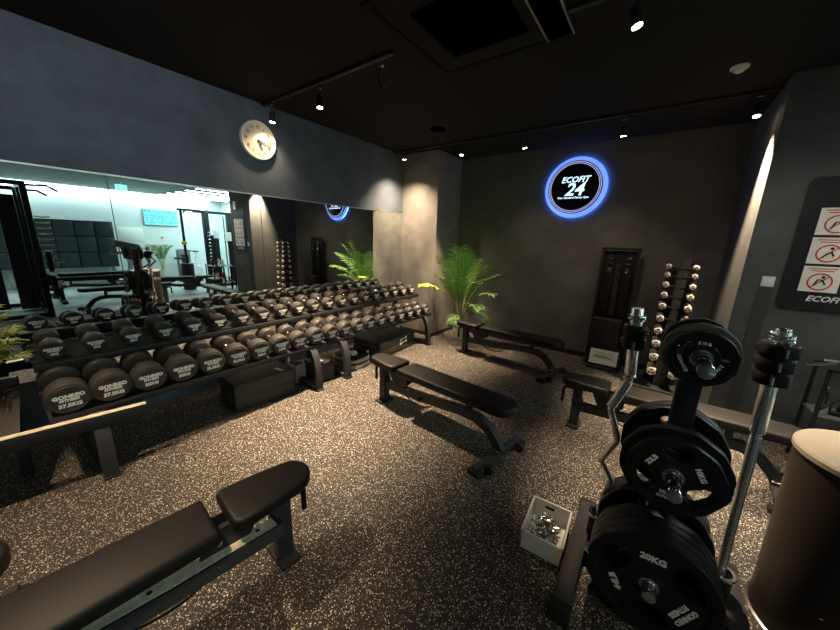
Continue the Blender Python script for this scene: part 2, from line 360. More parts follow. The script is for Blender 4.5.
# ------------------------------------------------------------------ notices on the right wall
t = thing('notice_board', 'black board of six red prohibition notices on the right wall', 'notice board', (4.77, Y2 - .003, 1.66))
def rrect(w, h, r, n=5):
    return [(sx * (w / 2 - r) + r * math.cos(a), sy * (h / 2 - r) + r * math.sin(a)) for sx, sy, a0 in ((1, 1, 0), (-1, 1, 90), (-1, -1, 180), (1, -1, 270)) for a in [R(a0 + 90 * k / n) for k in range(n + 1)]]
MB().prism(rrect(.64, 1.02, .05), 0, .012, mtx=ry).build('backboard', M['board'], t)
for c in range(2):
    for r in range(3):
        x = -.118 + c * .225; z = .183 - r * .219
        p = MB().box((x, -.014, z), (.205, .004, .20)).build('notice', M['paper'], t, False)
        MB().lathe([(.058, 0), (.068, 0), (.068, .001), (.058, .001), (.058, 0)], basis((1, 0, 0), (0, 0, 1), (0, -1, 0), (x, -.0165, z - .02)), 28).box((x, -.018, z - .02), (.008, .001, .125), (0, R(45), 0)).build('prohibition_ring', M['red'], p, False)
        rr = random.Random(c * 3 + r); f = MB()
        f.tube([(x - .03, -.018, z - .055), (x - .012, -.018, z - .02 + rr.uniform(-.01, .02)), (x + .012, -.018, z - .005), (x + .03, -.018, z - .04)], .005, 6)
        f.cyl((x + .012, -.016, z + .018), (x + .012, -.019, z + .018), .010).build('pictogram', M['ink'], p)
        q = MB()
        for k in range(2): q.box((x, -.0165, z + .082 - k * .017), (.15 - .03 * k, .001, .007))
        q.build('red_text_line', M['red'], p, False)
link('lettering', textmesh([('ECOFIT 24', .062, -.02, -.41, 0)], M['white'], shear=.28, bold=.02), t, FY((0, -.013, 0)))
o = MB().box((4.90, Y2 - .006, 2.24), (.13, .012, .24)).build('wall_sheet', M['paper']); tag(o, 'pale sheet fixed above the notice board', 'sign')
t = thing('wall_switch', 'white square wall switch panel left of the notices', 'wall switch', (4.375, Y2, 1.36))
MB().box((0, -.006, 0), (.078, .012, .085), bev=.003).build('cover_plate', M['white'], t)
MB().box((0, -.013, .008), (.05, .003, .035)).build('button_panel', M['silverprint'], t)
o = MB().box((4.375, Y2 - .004, .69), (.085, .008, 1.24)).build('cable_cover', M['cover']); tag(o, 'dark vertical cable cover below the wall switch', 'cable cover')

# ------------------------------------------------------------------ dumbbell racks
def tray(mb, x0, z0, x1, z1, L, th=.012): # sloping shelf
    mb.faces([(x0, 0, z0), (x1, 0, z1), (x1, L, z1), (x0, L, z0), (x0, 0, z0 - th), (x1, 0, z1 - th), (x1, L, z1 - th), (x0, L, z0 - th)],
             [(0, 1, 2, 3), (7, 6, 5, 4), (0, 4, 5, 1), (1, 5, 6, 2), (2, 6, 7, 3), (3, 7, 4, 0)])
def make_rack(label):
    L = 2.02; t = thing('dumbbell_rack', label, 'dumbbell rack', (0, 0, 0), 0, 'black dumbbell racks along the mirrors')
    m = MB(); tray(m, .44, .522, .815, .476, L, .02); m.build('lower_shelf', M['black'], t, False)
    m = MB(); tray(m, .22, .790, .525, .752, L); m.build('upper_shelf', M['black'], t, False)
    MB().box((.815, L / 2, .455), (.02, L, .045), bev=.003).build('lower_front_rail', M['black'], t)
    MB().box((.43, L / 2, .49), (.03, L, .06), bev=.004).build('lower_rear_rail', M['black'], t)
    MB().box((.545, L / 2, .722), (.024, L, .044), bev=.004).build('upper_front_rail', M['black'], t)
    MB().box((.22, L / 2, .77), (.03, L, .06), bev=.004).build('upper_rear_rail', M['black'], t)
    for y in (.20, 1.84):
        c = [(.70, 0, .468), (.77, 0, .455), (.83, 0, .41), (.87, 0, .33), (.89, 0, .22), (.90, 0, .07), (.90, 0, .0)]
        MB().strap([(a, y, b) for a, _, b in c], .075, .05).build('leg', M['dgrey'], t)
        MB().strap([(.18, y, 0), (.19, y, .3), (.22, y, .74)], .07, .05).build('leg', M['dgrey'], t)
        MB().box((.54, y, .03), (.70, .07, .05), bev=.004).build('foot_bar', M['dgrey'], t)
        MB().strap([(.20, y, .50), (.5, y, .475), (.72, y, .452)], .06, .05).build('shelf_arm', M['black'], t)
        MB().strap([(.21, y, .70), (.52, y, .70)], .06, .05).build('shelf_arm', M['black'], t)
        MB().box((.905, y, .008), (.07, .085, .016), bev=.003).build('rubber_foot', M['rubber'], t)
    return t
rk = make_rack('black two-tier rack holding the heavier dumbbells, nearest the viewer'); rk.location = (0, .09, 0)
rk2 = copy_tree(rk); place(rk2, (0, 2.13, 0), 0, 'black two-tier rack holding the lighter dumbbells, beside the pillar')

_hm = {}
def head_mesh(r, L):
    k = (round(r, 4), round(L, 4))
    if k not in _hm:
        b = min(.014, r * .16)
        prof = [(0, 0), (r * .80, 0), (r * .83, .003), (r - b * .6, .004), (r - b * .2, b * .5), (r, b * 1.3), (r, L - b), (r - b * .4, L - b * .3), (r - b, L), (r * .35, L), (r * .3, L + .004), (0, L + .004)]
        _hm[k] = MB().lathe([(a, -z) for a, z in prof], basis((0, 1, 0), (0, 0, 1), (1, 0, 0)), 30).mesh('dumbbell_head', M['ureth'])
    return _hm[k]
_lm = {}
def label_mesh(w, r):
    k = (w, round(r, 4))
    if k not in _lm:
        _lm[k] = textmesh([('GONREO', r * .33, 0, r * .18, 0), ('FITNESS', r * .25, 0, -r * .07, 0), (w, r * .33, 0, -r * .42, 0)], M['label'], bold=.06)
    return _lm[k]
def dumbbell(x, y, z, r, L, lh, wt, label, group, tilt=R(7)):
    t = thing('dumbbell', label, 'dumbbell', (x, y, z), 0, group, rot=(0, tilt, 0))
    h1 = link('dumbbell_head', head_mesh(r, lh), t)
    h2 = link('dumbbell_head', head_mesh(r, lh), t, Matrix.Translation((-L, 0, 0)) @ Matrix.Rotation(PI, 4, 'Z'))
    for h in (h1, h2): link('weight_label', label_mesh(wt, r), h, FX((.0008, 0, 0)))
    gr = .018 if r > .08 else .0155
    MB().lathe([(gr * 1.5, 0), (gr, .012), (gr * 1.12, (L - 2 * lh) * .5), (gr, L - 2 * lh - .012), (gr * 1.5, L - 2 * lh)], basis((0, 1, 0), (0, 0, 1), (-1, 0, 0), (-lh, 0, 0)), 14).build('handle', M['chrome'], t)
ORD = ['first', 'second', 'third', 'fourth', 'fifth', 'sixth', 'seventh', 'eighth', 'ninth', 'tenth', 'eleventh', 'twelfth', 'thirteenth', 'fourteenth', 'fifteenth', 'sixteenth', 'seventeenth', 'eighteenth', 'nineteenth', 'twentieth']
LW = ['37.5KG', '35KG', '32.5KG', '30KG', '27.5KG', '25KG', '22.5KG', '20KG', '17.5KG', '15KG']
UW = ['1KG', '2KG', '3KG', '4KG', '5KG', '6KG', '7KG', '8KG', '9KG', '10KG']
for k in range(20):
    f = k / 19; g = (k // 2) / 9
    r = .099 - .027 * g
    size = 'large' if k < 8 else ('medium' if k < 14 else 'small')
    dumbbell(.84, .188 + .1995 * k, .482 + r, r, .38 - .10 * g, .122 - .032 * g, LW[k // 2], '%s black round-headed dumbbell, %s from the left in the lower row' % (size, ORD[k]), 'round dumbbells on the lower rack shelf')
    r = .061 + .006 * g
    dumbbell(.55, .188 + .1995 * k, .762 + r, r, .30 + .01 * g, .092, UW[k // 2], 'black round-headed dumbbell, %s from the left in the upper row' % ORD[k], 'round dumbbells on the upper rack shelf')

# shelf unit that continues the rack to the left
t = thing('low_rack', 'long low frame with a metal top rail painted with lamp sheen, left of the dumbbell rack', 'rack frame', (.905, .525, 0), R(-8.4))
MB().box((-.0, -.98, .395), (.05, 1.96, .088), bev=.004).build('front_beam', M['black'], t)
MB().box((-.0, -.98, .4405), (.044, 1.95, .003)).build('sheen_top_plate', M['sheen'], t, False)  # pale strip carries the rail's lamp highlight
MB().box((-.0, .004, .392), (.056, .008, .105), bev=.002).build('end_cap', M['black'], t)
for y in (-.85, -1.75):
    MB().strap([(-.03, y, .36), (-.0, y, .2), (.02, y, 0)], .085, .06).build('leg', M['dgrey'], t)
MB().box((-.36, -1.24, .655), (.035, 1.36, .05), bev=.004).build('rear_beam', M['black'], t)
MB().box((-.36, -1.24, .6815), (.030, 1.35, .003)).build('rear_sheen_plate', M['sheen'], t, False)  # pale strip carries the warm highlight of the rear beam
m = MB(); m.faces([(-.36, -1.9, .63), (-.03, -1.9, .43), (-.03, -.56, .43), (-.36, -.56, .63), (-.36, -1.9, .61), (-.03, -1.9, .41), (-.03, -.56, .41), (-.36, -.56, .61)], [(0, 1, 2, 3), (7, 6, 5, 4), (0, 4, 5, 1), (2, 6, 7, 3)]); m.build('sloping_panel', M['vinyl'], t, False)
MB().strap([(-.36, -.62, .64), (-.36, -.62, 0)], .05, .04).build('leg', M['black'], t)
MB().strap([(-.36, -1.8, .64), (-.36, -1.8, 0)], .05, .04).build('leg', M['black'], t)

# ------------------------------------------------------------------ floor items under the racks
def plyo(label, loc, rz, d, extra=False):
    t = thing('foam_plyo_box', label, 'plyo box', loc, rz, 'dark boxes under the racks')
    MB().box((-d[0] / 2, d[1] / 2, d[2] * .26), (d[0], d[1], d[2] * .52 - .004), bev=.008).build('lower_block', M['plyo'], t)
    MB().box((-d[0] / 2, d[1] / 2, d[2] * .76), (d[0], d[1], d[2] * .48 - .002), bev=.008).build('upper_block', M['plyo'], t)
    return t
t = plyo('dark two-layer plyo box under the lower shelf, left of the first curved rack legs', (.705, 1.175, 0), R(-5), (.40, .57, .255))
MB().box((-.10, .46, .2565), (.11, .035, .002), (0, 0, R(12))).build('white_print', M['white'], t, False)
t = plyo('long dark box with a white dumbbell emblem under the far rack', (.79, 3.00, 0), R(3), (.5, .82, .23))
m = MB()
for z in (.175, .12):
    m.cyl((.002, .46, z - .01), (.002, .58, z + .01), .006)
    for yy, zz in ((.455, z - .01), (.585, z + .01)): m.lathe([(0, 0), (.019, 0), (.022, .003), (0, .004)], basis((0, 1, 0), (0, 0, 1), (1, 0, 0), (.002, yy, zz)), 14)
m.build('dumbbell_emblem', M['white'], t)
t = thing('aerobic_step', 'light grey rounded aerobic step with a dark top, under the far rack', 'aerobic step', (.60, 2.66, 0))
MB().prism(rrect(.42, .34, .09), 0, .05, .01).build('base_riser', M['foam'], t)
MB().prism(rrect(.40, .32, .09), .052, .075, .004).build('dark_layer', M['rubber'], t)
MB().prism(rrect(.42, .34, .09), .077, .12, .01).build('upper_riser', M['foam'], t)
MB().prism(rrect(.40, .32, .09), .121, .135, .004).build('grip_top', M['rubber'], t)
m = MB(); m.lathe([(0, 0), (.03, .002), (.052, .014), (.058, .03), (.05, .048), (.028, .060), (0, .063)], Matrix.Translation((.66, 2.63, .136)))
o = m.build('massage_ball', M['cream']); tag(o, 'round cream ball on top of the grey aerobic step', 'ball')
t = thing('foam_roller', 'thin black roller with a pale end lying behind the cream ball', 'foam roller', (.62, 2.76, .135))
MB().cyl((-.16, -.10, .022), (.10, .05, .022), .022, bev=.003).build('roller_body', M['rubber'], t)
MB().cyl((.10, .05, .022), (.125, .065, .022), .015, bev=.003).build('roller_end', M['cream'], t)
t = thing('grey_step_block', 'small pale grey block behind the curved rack leg, beside the plyo box', 'step block', (.50, 1.93, 0))
MB().prism([(-.1, -.07), (.1, -.07), (.07, .07), (-.07, .07)], 0, .20, .01).build('block', M['foam'], t)
MB().box((0, 0, .206), (.12, .09, .012), bev=.003).build('block_top', M['rubber'], t)
t = thing('folded_towel', 'folded white towel on a dark box between the two racks', 'towel', (.62, 2.15, .0))
MB().box((0, 0, .10), (.30, .20, .20), bev=.01).build('dark_box', M['plyo'], t)
MB().box((.06, 0, .212), (.15, .10, .022), (0, 0, .3), bev=.008).build('towel_cloth', M['white'], t)

# ------------------------------------------------------------------ adjustable benches
def make_bench(name, label):
    t = thing(name, label, 'weight bench', (0, 0, 0), 0, 'black adjustable weight benches')
    def tip(w, L0, L1, rr, taper):
        pts = []
        for k in range(13):
            a = R(90 + 180 * k / 12); pts.append((L0 + rr * .8 + rr * .8 * math.cos(a), taper * math.sin(a)))
        pts += [(L0 + .24, -w / 2 + .004), (L1 - .02, -w / 2), (L1, -w / 2 + .02), (L1, w / 2 - .02), (L1 - .02, w / 2), (L0 + .24, w / 2 - .004)]
        return pts[::-1][::-1]
    MB().prism(tip(.25, 0, .385, .10, .095), .395, .462, .018).build('seat', M['vinyl'], t)
    w = .25; pts = [(.435, -w / 2 + .012), (.447, -w / 2), (1.43, -w / 2)] + [(1.43 + .10 * math.sin(R(a)), -(w / 2) * math.cos(R(a))) for a in (15, 35, 55, 75, 90, 105, 125, 145, 165)] + [(1.43, w / 2), (.447, w / 2), (.435, w / 2 - .012)]
    MB().prism(pts, .395, .462, .018).build('backrest', M['vinyl'], t)
    MB().box((.15, 0, .185), (.075, .075, .37), bev=.006).box((.15, 0, .385), (.14, .16, .012)).build('front_post', M['dgrey'], t)
    MB().box((.15, 0, .012), (.10, .17, .02), bev=.004).build('rubber_foot', M['rubber'], t)
    MB().tube([(.12, 0, .352), (.07, 0, .352), (.040, 0, .345), (.028, 0, .32), (.026, 0, .20)], .014, 10).build('pull_handle', M['rubber'], t)
    MB().strap([(.175, 0, .195), (.6, 0, .215), (1.08, 0, .262), (1.22, 0, .258), (1.32, 0, .215), (1.39, 0, .14), (1.44, 0, .065)], .06, .07).build('main_beam', M['dgrey'], t)
    MB().box((.19, 0, .205), (.010, .085, .12), bev=.002).build('beam_flange', M['black'], t)
    MB().strap([(.30, 0, .345), (.62, 0, .365), (1.15, 0, .372)], .045, .03).build('support_arm', M['black'], t)
    MB().box((.80, 0, .384), (.70, .12, .008)).build('backrest_plate', M['black'], t)
    MB().box((1.14, 0, .335), (.045, .05, .09), bev=.004).build('rest_block', M['dgrey'], t)
    for sy in (-.042, .042):
        MB().prism([(.25, .40), (.50, .40), (.50, .30), (.42, .235), (.34, .235), (.30, .30)], 0, .008, mtx=basis((1, 0, 0), (0, 0, 1), (0, -1, 0), (0, sy, 0))).build('hinge_plate', M['black'], t)
    MB().cyl((.43, -.05, .34), (.43, .05, .34), .013).build('hinge_bolt', M['steel'], t)
    MB().tube([(.40 + .0 + .20 - .20 * math.cos(R(a)), .0, .25 - .13 * math.sin(R(a))) for a in range(0, 181, 15)], .005, 8).build('angle_ladder', M['black'], t)
    MB().cyl((.66, -.07, .22), (.66, -.03, .22), .018, bev=.003).build('pop_pin_knob', M['rubber'], t)
    ca, sa = math.cos(R(-7)), math.sin(R(-7))
    def rp(x, y, z): return (1.43 + x * ca - y * sa, x * sa + y * ca, z)
    MB().box((1.43, 0, .045), (.045, .60, .042), (0, 0, R(-7)), bev=.005).build('rear_foot', M['dgrey'], t)
    for s in (-1, 1):
        MB().box(rp(0, s * .28, .02), (.10, .06, .04), (0, 0, R(-7)), bev=.006).build('rubber_foot', M['rubber'], t)
        MB().cyl(rp(.06, s * .20 - .018, .034), rp(.06, s * .20 + .018, .034), .034, bev=.005).build('transport_wheel', M['rubber'], t)
        MB().cyl(rp(.06, s * .20 - .021, .034), rp(.06, s * .20 + .021, .034), .009).build('wheel_bolt', M['chrome'], t)
        MB().cyl(rp(-.03, s * .05, .09), rp(.03, s * .05, .09), .009).build('frame_bolt', M['chrome'], t)
    return t
b0 = make_bench('weight_bench', 'flat black weight bench standing alone in the middle of the floor')
for x, y, a, lb in ((1.34, 4.10, -4, 'black weight bench at the back, in front of the palm pot'), (3.07, 2.98, 0, 'black weight bench behind the weight tree'),
                    (2.31, .83, -95, 'black weight bench at the bottom left, its silver beam facing the viewer'), (1.75, -1.635, 86, 'black weight bench whose tip just shows at the left edge'),
                    (5.35, 2.55, -92, 'black weight bench seen only in the mirror, before the squat rack'), (6.2, 3.75, -75, 'low weight bench seen in the mirror before the cable machine'),
                    (7.6, 2.35, -90, 'black weight bench seen in the mirror beside the tall lockers')):
    place(copy_tree(b0), (x, y, 0), R(a), lb)
b0.location = (1.44, 2.225, 0); b0.rotation_euler = (0, 0, R(-5))
for ch in bpy.data.objects:   # the near bench has its beam's lamp sheen painted as a pale top
    if ch.parent and ch.parent.get('label', '').startswith('black weight bench at the bottom left') and ch.name.startswith('main_beam'):
        ch.location = (0, .052, .045)
        k = MB().strap([(.205, 0, .2405), (.6, 0, .2595), (1.08, 0, .3065)], .056, .002).build('sheen_top_plate', M['sheen'], ch, False)
        k['label'] = 'scuffed beam top with lamp sheen in its silver colour'
        k2 = MB().cyl((.28, 0, .243), (.28, 0, .248), .009).build('rivet', M['chrome'], ch); k2 = MB().cyl((.66, 0, .264), (.66, 0, .269), .009).build('rivet', M['chrome'], ch)

# ------------------------------------------------------------------ weight tree
TX, TY = 3.785, 1.63
t = thing('weight_tree', 'black upright plate tree with bar holders, loaded with weight plates', 'weight plate tree', (TX, TY, 0))
MB().box((0, 0, .66), (.075, .075, 1.24), bev=.006).build('post', M['black'], t)
for s, x in ((-1, -.285), (1, .335)):
    MB().box((x, -.03, .045), (.078, .74, .07), bev=.005).build('leg', M['dgrey'], t)
    for yy in (-.385, .325): MB().box((x, yy, .042), (.088, .05, .084), bev=.006).build('rubber_cap', M['rubber'], t)
MB().box((.025, 0, .05), (.56, .07, .06), bev=.004).build('cross_bar', M['black'], t)
hold = [(-.22, .13), (.275, .12)]
for x, y in hold:
    c = MB().lathe([(.0, .02), (.040, .02), (.042, .03), (.042, .19), (.036, .19), (.036, .03)], Matrix.Translation((x, y, 0)), 24).build('bar_holder', M['black'], t)
    MB().lathe([(.036, .184), (.049, .184), (.051, .190), (.049, .196), (.036, .196), (.036, .184)], Matrix.Translation((x, y, 0)), 24).build('holder_collar', M['chrome'], c)
PEG = [1.215, .735, .27]
for z in PEG:
    for s in (-1, 1):
        p = MB().cyl((0, s * .035, z), (0, s * .29, z), .0245, bev=.003).build('plate_peg', M['chrome'], t)
        MB().lathe([(0, 0), (.022, 0), (.024, .004), (.024, .010), (.012, .014), (0, .014)], basis((1, 0, 0), (0, 0, 1), (0, s, 0), (0, s * .288, z)), 20).build('peg_cap', M['chrome'], p)

_pm = {}
def plate_meshes(r, th):
    k = (r, th)
    if k not in _pm:
        def poly(rad, n, ph=0.): return [(rad * math.cos(ph + 2 * PI * i / n), rad * math.sin(ph + 2 * PI * i / n)) for i in range(n)]
        outer = []
        for i in range(12):
            a = 2 * PI * (i + .5) / 12
            for da in (-.06, .06): outer.append((r * math.cos(a + da), r * math.sin(a + da)))
        holes = []
        for a0 in (90, 210, 330):
            a0 = R(a0); hw = .46; ri, ro = r * .42, r * .79
            pts = [(ri, -.16), (r * .52, -hw), (ro * .96, -hw), (ro, -hw + .12), (ro * 1.02, 0), (ro, hw - .12), (ro * .96, hw), (r * .52, hw), (ri, .16)]
            holes.append([(q * math.cos(a0 + b), q * math.sin(a0 + b)) for q, b in pts])
        bore = poly(.0265, 20)
        web = flatshape([outer] + holes + [bore], th * .34, 0, 'plate_body', M['plate'])
        rimo = []; n = 12
        rim = flatshape([outer, poly(r * .86, 36)], th * .44, .0035, 'rim', M['plate'])
        hub = flatshape([poly(.052, 32), bore], th * .40, .002, 'hub', M['plate'])
        ringm = flatshape([poly(.0345, 28), bore], th * .44, .001, 'hub_ring', M['steel'])
        _pm[k] = (web, rim, hub, ringm)
    return _pm[k]
def wplate(z, y, r, th, rot, texts, label, group='plates on the weight tree', drop=.0, pm=None):
    t = thing('weight_plate', label, 'weight plate', (TX, y, z - drop), 0, group, rot=(0, 0, 0))
    s = 1 if y < TY else -1
    m = basis((s, 0, 0), (0, 0, 1), (0, -s, 0)) @ Matrix.Rotation(rot, 4, 'Z')
    web, rim, hub, rg = plate_meshes(r, th)
    if pm:
        web, rim, hub = web.copy(), rim.copy(), hub.copy()
        for q in (web, rim, hub): q.materials[0] = pm
    link('plate_body', web, t, m); link('rim', rim, t, m); link('hub', hub, t, m); link('hub_ring', rg, t, m)
    if texts:
        for a, s1, s2 in texts:
            q = Matrix.Rotation(R(a), 4, 'Z') @ Matrix.Translation((0, r * .56, th * .34 + .0008))
            ln = [(s1, r * .16, 0, .0, 0)] if not s2 else [(s1, r * .115, 0, r * .065, 0), (s2, r * .115, 0, -r * .065, 0)]
            link('weight_lettering', textmesh(ln, M['silverprint'], bold=.05), t, m @ q)
tx = lambda lb, kg: [(60, lb, None), (-60, kg, None), (180, 'GONREO', 'FITNESS')]
# bottom, near side
wplate(.27, 1.405, .225, .045, R(65), [(-62, '20KG', None), (55, '44LB', None), (180, 'GONREO', 'FITNESS')], 'large 20KG plate at the front of the bottom peg')
for i, y in enumerate((1.452, 1.499, 1.546)): wplate(.27, y, .225, .045, R(65 + 3 * i), None, 'large black plate, %s behind the front 20KG plate' % ['directly', 'second', 'third'][i])
wplate(.735, 1.475, .155, .036, 0, tx('22LB', '10KG'), '10KG plate at the front of the middle peg')
wplate(.735, 1.522, .180, .040, R(0), None, 'wider plate behind the front 10KG plate on the middle peg')
wplate(1.215, 1.50, .100, .026, R(60), [(-60, '5.5LB', None), (60, 'GONREO', None), (180, '2.5KG', None)], 'small 2.5KG plate at the front of the top peg')
wplate(1.215, 1.56, .116, .030, R(50), None, 'pale plate with its lit edge in the colour, just behind the small 2.5KG plate', pm=M['edgelit'])
for i, y in enumerate((1.70, 1.745, 1.79)): wplate(.27, y, .225, .042, R(8 * i), None, 'large plate on the far side of the bottom peg, %s from the post' % ORD[i])
for i, y in enumerate((1.70, 1.745)): wplate(.735, y, .19, .040, 0, None, 'plate on the far side of the middle peg, %s from the post' % ORD[i])
wplate(1.215, 1.70, .112, .03, R(20), None, 'plate on the far side of the top peg')

# bars standing in the holders
def collar(name_label, c, d, rot, r=.043, h=.053):
    """clamp collar around a bar: c centre, d bar direction"""
    t = thing('bar_collar', name_label, 'barbell collar', c, 0, 'black clamp collars on the bars'); t.rotation_euler = d.to_track_quat('Z', 'Y').to_euler()
    m = Matrix.Rotation(rot, 4, 'Z')
    MB().lathe([(.027, -h / 2), (r, -h / 2), (r + .004, -h / 2 + .006), (r + .004, h / 2 - .006), (r, h / 2), (.027, h / 2), (.027, -h / 2)], m, 24).build('collar_ring', M['rubber'], t)
    q = lambda x, y, z: tuple(m @ Vector((x, y, z)))
    MB().lathe([(.026, h / 2), (.034, h / 2), (.036, h / 2 + .003), (.026, h / 2 + .005), (.026, h / 2)], m, 20).build('metal_washer', M['chrome'], t)
    MB().cyl(q(.062, -.02, -h * .3), q(.062, -.02, h * .3), .004).build('lever_pin', M['chrome'], t)
    MB().box(q(.045, 0, 0), (.032, .05, h * .9), (0, 0, rot), bev=.004).build('lever', M['rubber'], t)
    MB().box(q(-.038, -.035, 0), (.018, .018, h * .5), (0, 0, rot), bev=.003).build('hinge', M['black'], t)
    MB().box(q(-.040, -.0305, 0), (.016, .014, .012), (0, 0, rot + .7)).build('yellow_tab', M['yellow'], t, False)
    return t
ez = thing('curl_bar', 'chrome zigzag curl bar standing in the left holder of the weight tree', 'barbell', (3.565, 1.76, .03))
P = [(0, 0, 0), (.0, 0, .19), (.006, 0, .26), (.028, 0, .375), (.022, 0, .40), (-.030, -.0, .475), (-.028, 0, .50), (.018, 0, .615), (.014, 0, .64), (-.034, 0, .775), (-.032, 0, .80), (.016, 0, .925), (.018, 0, .96)]
MB().tube(P, .0155, 12).build('zigzag_shaft', M['barsteel'], ez)
MB().cyl((.018, 0, .96), (.012, 0, .975), .030, bev=.003).build('sleeve_flange', M['chrome'], ez)
MB().cyl((.018, 0, .965), (-.002, 0, 1.30), .0245, bev=.003).build('sleeve', M['barsteel'], ez)
MB().cyl((-.034, 0, .79), (.017, 0, .94), .0205).build('knurled_grip', M['barsteel'], ez)
st = thing('straight_bar', 'chrome straight barbell standing in the right holder of the weight tree', 'barbell', (4.06, 1.75, .03))
A0 = Vector((0, 0, 0)); A1 = Vector((-.036, 0, 1.29)); DD = (A1 - A0).normalized()
MB().cyl(A0, DD * .86, .0165).build('shaft', M['barsteel'], st)
MB().cyl(DD * .86, DD * 1.28, .0245, bev=.003).build('sleeve', M['barsteel'], st)
MB().cyl(DD * .62, DD * .84, .0185).build('knurled_grip', M['barsteel'], st)
MB().cyl(DD * 1.28, DD * 1.292, .022, bev=.002).build('end_cap', M['chrome'], st)
EZD = Vector((-.02, 0, .335)).normalized(); ezc = lambda h: Vector((3.565 + .018, 1.76, .995)) + EZD * (h - .965)
for i, h in enumerate((1.135, 1.19)): collar(['black clamp collar, lower of the two on the curl bar', 'black clamp collar with a yellow tab, upper of the two on the curl bar'][i], ezc(h), EZD, R(20 + 190 * i))
for i, h in enumerate((1.10, 1.155, 1.21)): collar(['black clamp collar, lowest on the straight bar', 'black clamp collar, middle one on the straight bar', 'black clamp collar, topmost on the straight bar'][i], Vector((4.06, 1.75, .03)) + DD * h, DD, R(10 + 8 * i), r=.05)

def spring_clip(name, label, c, d, r=.034):
    t = thing(name, label, 'barbell collar', c, 0, 'chrome spring clips'); t.rotation_euler = d.to_track_quat('Z', 'Y').to_euler()
    pts = [(r * math.cos(a * .35), r * math.sin(a * .35), -.012 + a * .0005) for a in range(0, 50)]
    MB().tube([(r + .04, .01, -.012)] + pts + [(r + .035, -.025, .012)], .0042, 6).build('spring_coil', M['chrome'], t); return t
spring_clip('spring_clip', 'chrome spring clip at the top of the curl bar', ezc(1.255), EZD)
spring_clip('spring_clip', 'chrome spring clip at the top of the straight bar', Vector((4.06, 1.75, .03)) + DD * 1.258, DD)

# ------------------------------------------------------------------ clip tub
t = thing('plastic_tub', 'small frosted plastic tub of chrome clips on the floor beside the weight tree', 'tub', (3.343, 1.62, .002), R(3))
w, l, h, th = .195, .27, .115, .004
m = MB(); m.box((0, 0, th / 2), (w - .02, l - .02, th))
m.box((-w / 2, 0, h / 2), (th, l, h), (0, R(-4), 0)).box((w / 2, 0, h / 2), (th, l, h), (0, R(4), 0)).box((0, -l / 2, h / 2), (w, th, h), (R(4), 0, 0)).box((0, l / 2, h / 2), (w, th, h), (R(-4), 0, 0))
m.build('tub_wall', M['tub'], t, False)
MB().box((-w / 2 - .004, 0, h), (.010, l + .018, .006)).box((w / 2 + .004, 0, h), (.010, l + .018, .006)).box((0, -l / 2 - .004, h), (w + .018, .010, .006)).box((0, l / 2 + .004, h), (w + .018, .010, .006)).build('rim', M['tub'], t, False)
MB().box((-.01, l / 2 - .003, h * .72), (.05, .004, .014), (R(-4), 0, 0)).build('hand_slot', M['ink'], t, False)
c0 = None; g = random.Random(3)
for i in range(26):
    loc = Vector((3.343 + g.uniform(-.055, .055), 1.62 + g.uniform(-.09, .09), .022 + g.uniform(0, .055)))
    d = Vector((g.uniform(-1, 1), g.uniform(-1, 1), g.uniform(-.6, .6))).normalized()
    if c0 is None: o = c0 = spring_clip('spring_clip', '', loc, d, .02)
    else: o = copy_tree(c0); o.location = loc; o.rotation_euler = d.to_track_quat('Z', 'Y').to_euler()
    o['label'] = 'small chrome spring clip lying in the frosted plastic tub'; o['group'] = 'clips in the frosted tub'

# ------------------------------------------------------------------ bin
t = thing('round_bin', 'tall dark bronze round bin with a beige top at the right edge', 'bin', (4.42, 1.87, 0))
MB().lathe([(.20, 0), (.215, .004), (.222, .03), (.235, .80), (.235, .825)], None, 56).build('bin_body', M['bin'], t)
MB().lathe([(.235, .822), (.243, .824), (.243, .842), (.236, .85), (.09, .85), (.085, .845), (.085, .80)], None, 56).build('lid', M['binlid'], t)
MB().lathe([(.225, .004), (.232, .006), (.234, .02), (.224, .024)], None, 56).build('base_ring', M['steel'], t)
MB().prism([(.0, .0), (.05, -.02), (.06, .04), (.02, .055)], .80, .875, .004).build('tissue', M['white'], t)
MB().cyl((-.10, -.205, .25), (-.102, -.213, .25), .006).build('lock_hole', M['ink'], t)

# ------------------------------------------------------------------ hex dumbbell tower
t = thing('dumbbell_tower', 'black vertical tower of small chrome dumbbells near the right corner', 'dumbbell tower', (3.835, 4.45, 0))
MB().prism([(-.05, 0), (.06, 0), (.05, .35), (.09, .6), (.04, .8), (.06, 1.5), (-.045, 1.5), (-.03, .9), (-.06, .6)], -.02, .02, mtx=basis((1, 0, 0), (0, 0, 1), (0, -1, 0))).build('spine', M['black'], t)
MB().box((0, .05, .02), (.46, .42, .04), bev=.006).build('base', M['black'], t)
MB().prism([(-.15, .04), (.17, .04), (.16, 1.47), (-.02, 1.49), (-.03, 1.36), (-.13, 1.46)], 0, .02, mtx=basis((1, 0, 0), (0, 0, 1), (0, -1, 0), (0, .145, 0))).build('back_board', M['black'], t)
hz = [1.412, 1.32, 1.212, 1.10, .98, .842, .70, .555, .40, .235]
zt = [(3.71 + .035 * (1 - (z - .235) / 1.177) - .0, z) for z in hz]
for i, z in enumerate(hz):
    for s, xo in ((-1, zt[i][0] - 3.835), (1, .107)):
        MB().box((xo / 2 + s * .01, 0, z - .01), (abs(xo) , .05, .012)).box((xo, 0, z - .022), (.03, .10, .01)).build('cradle_arm', M['black'], t, False)
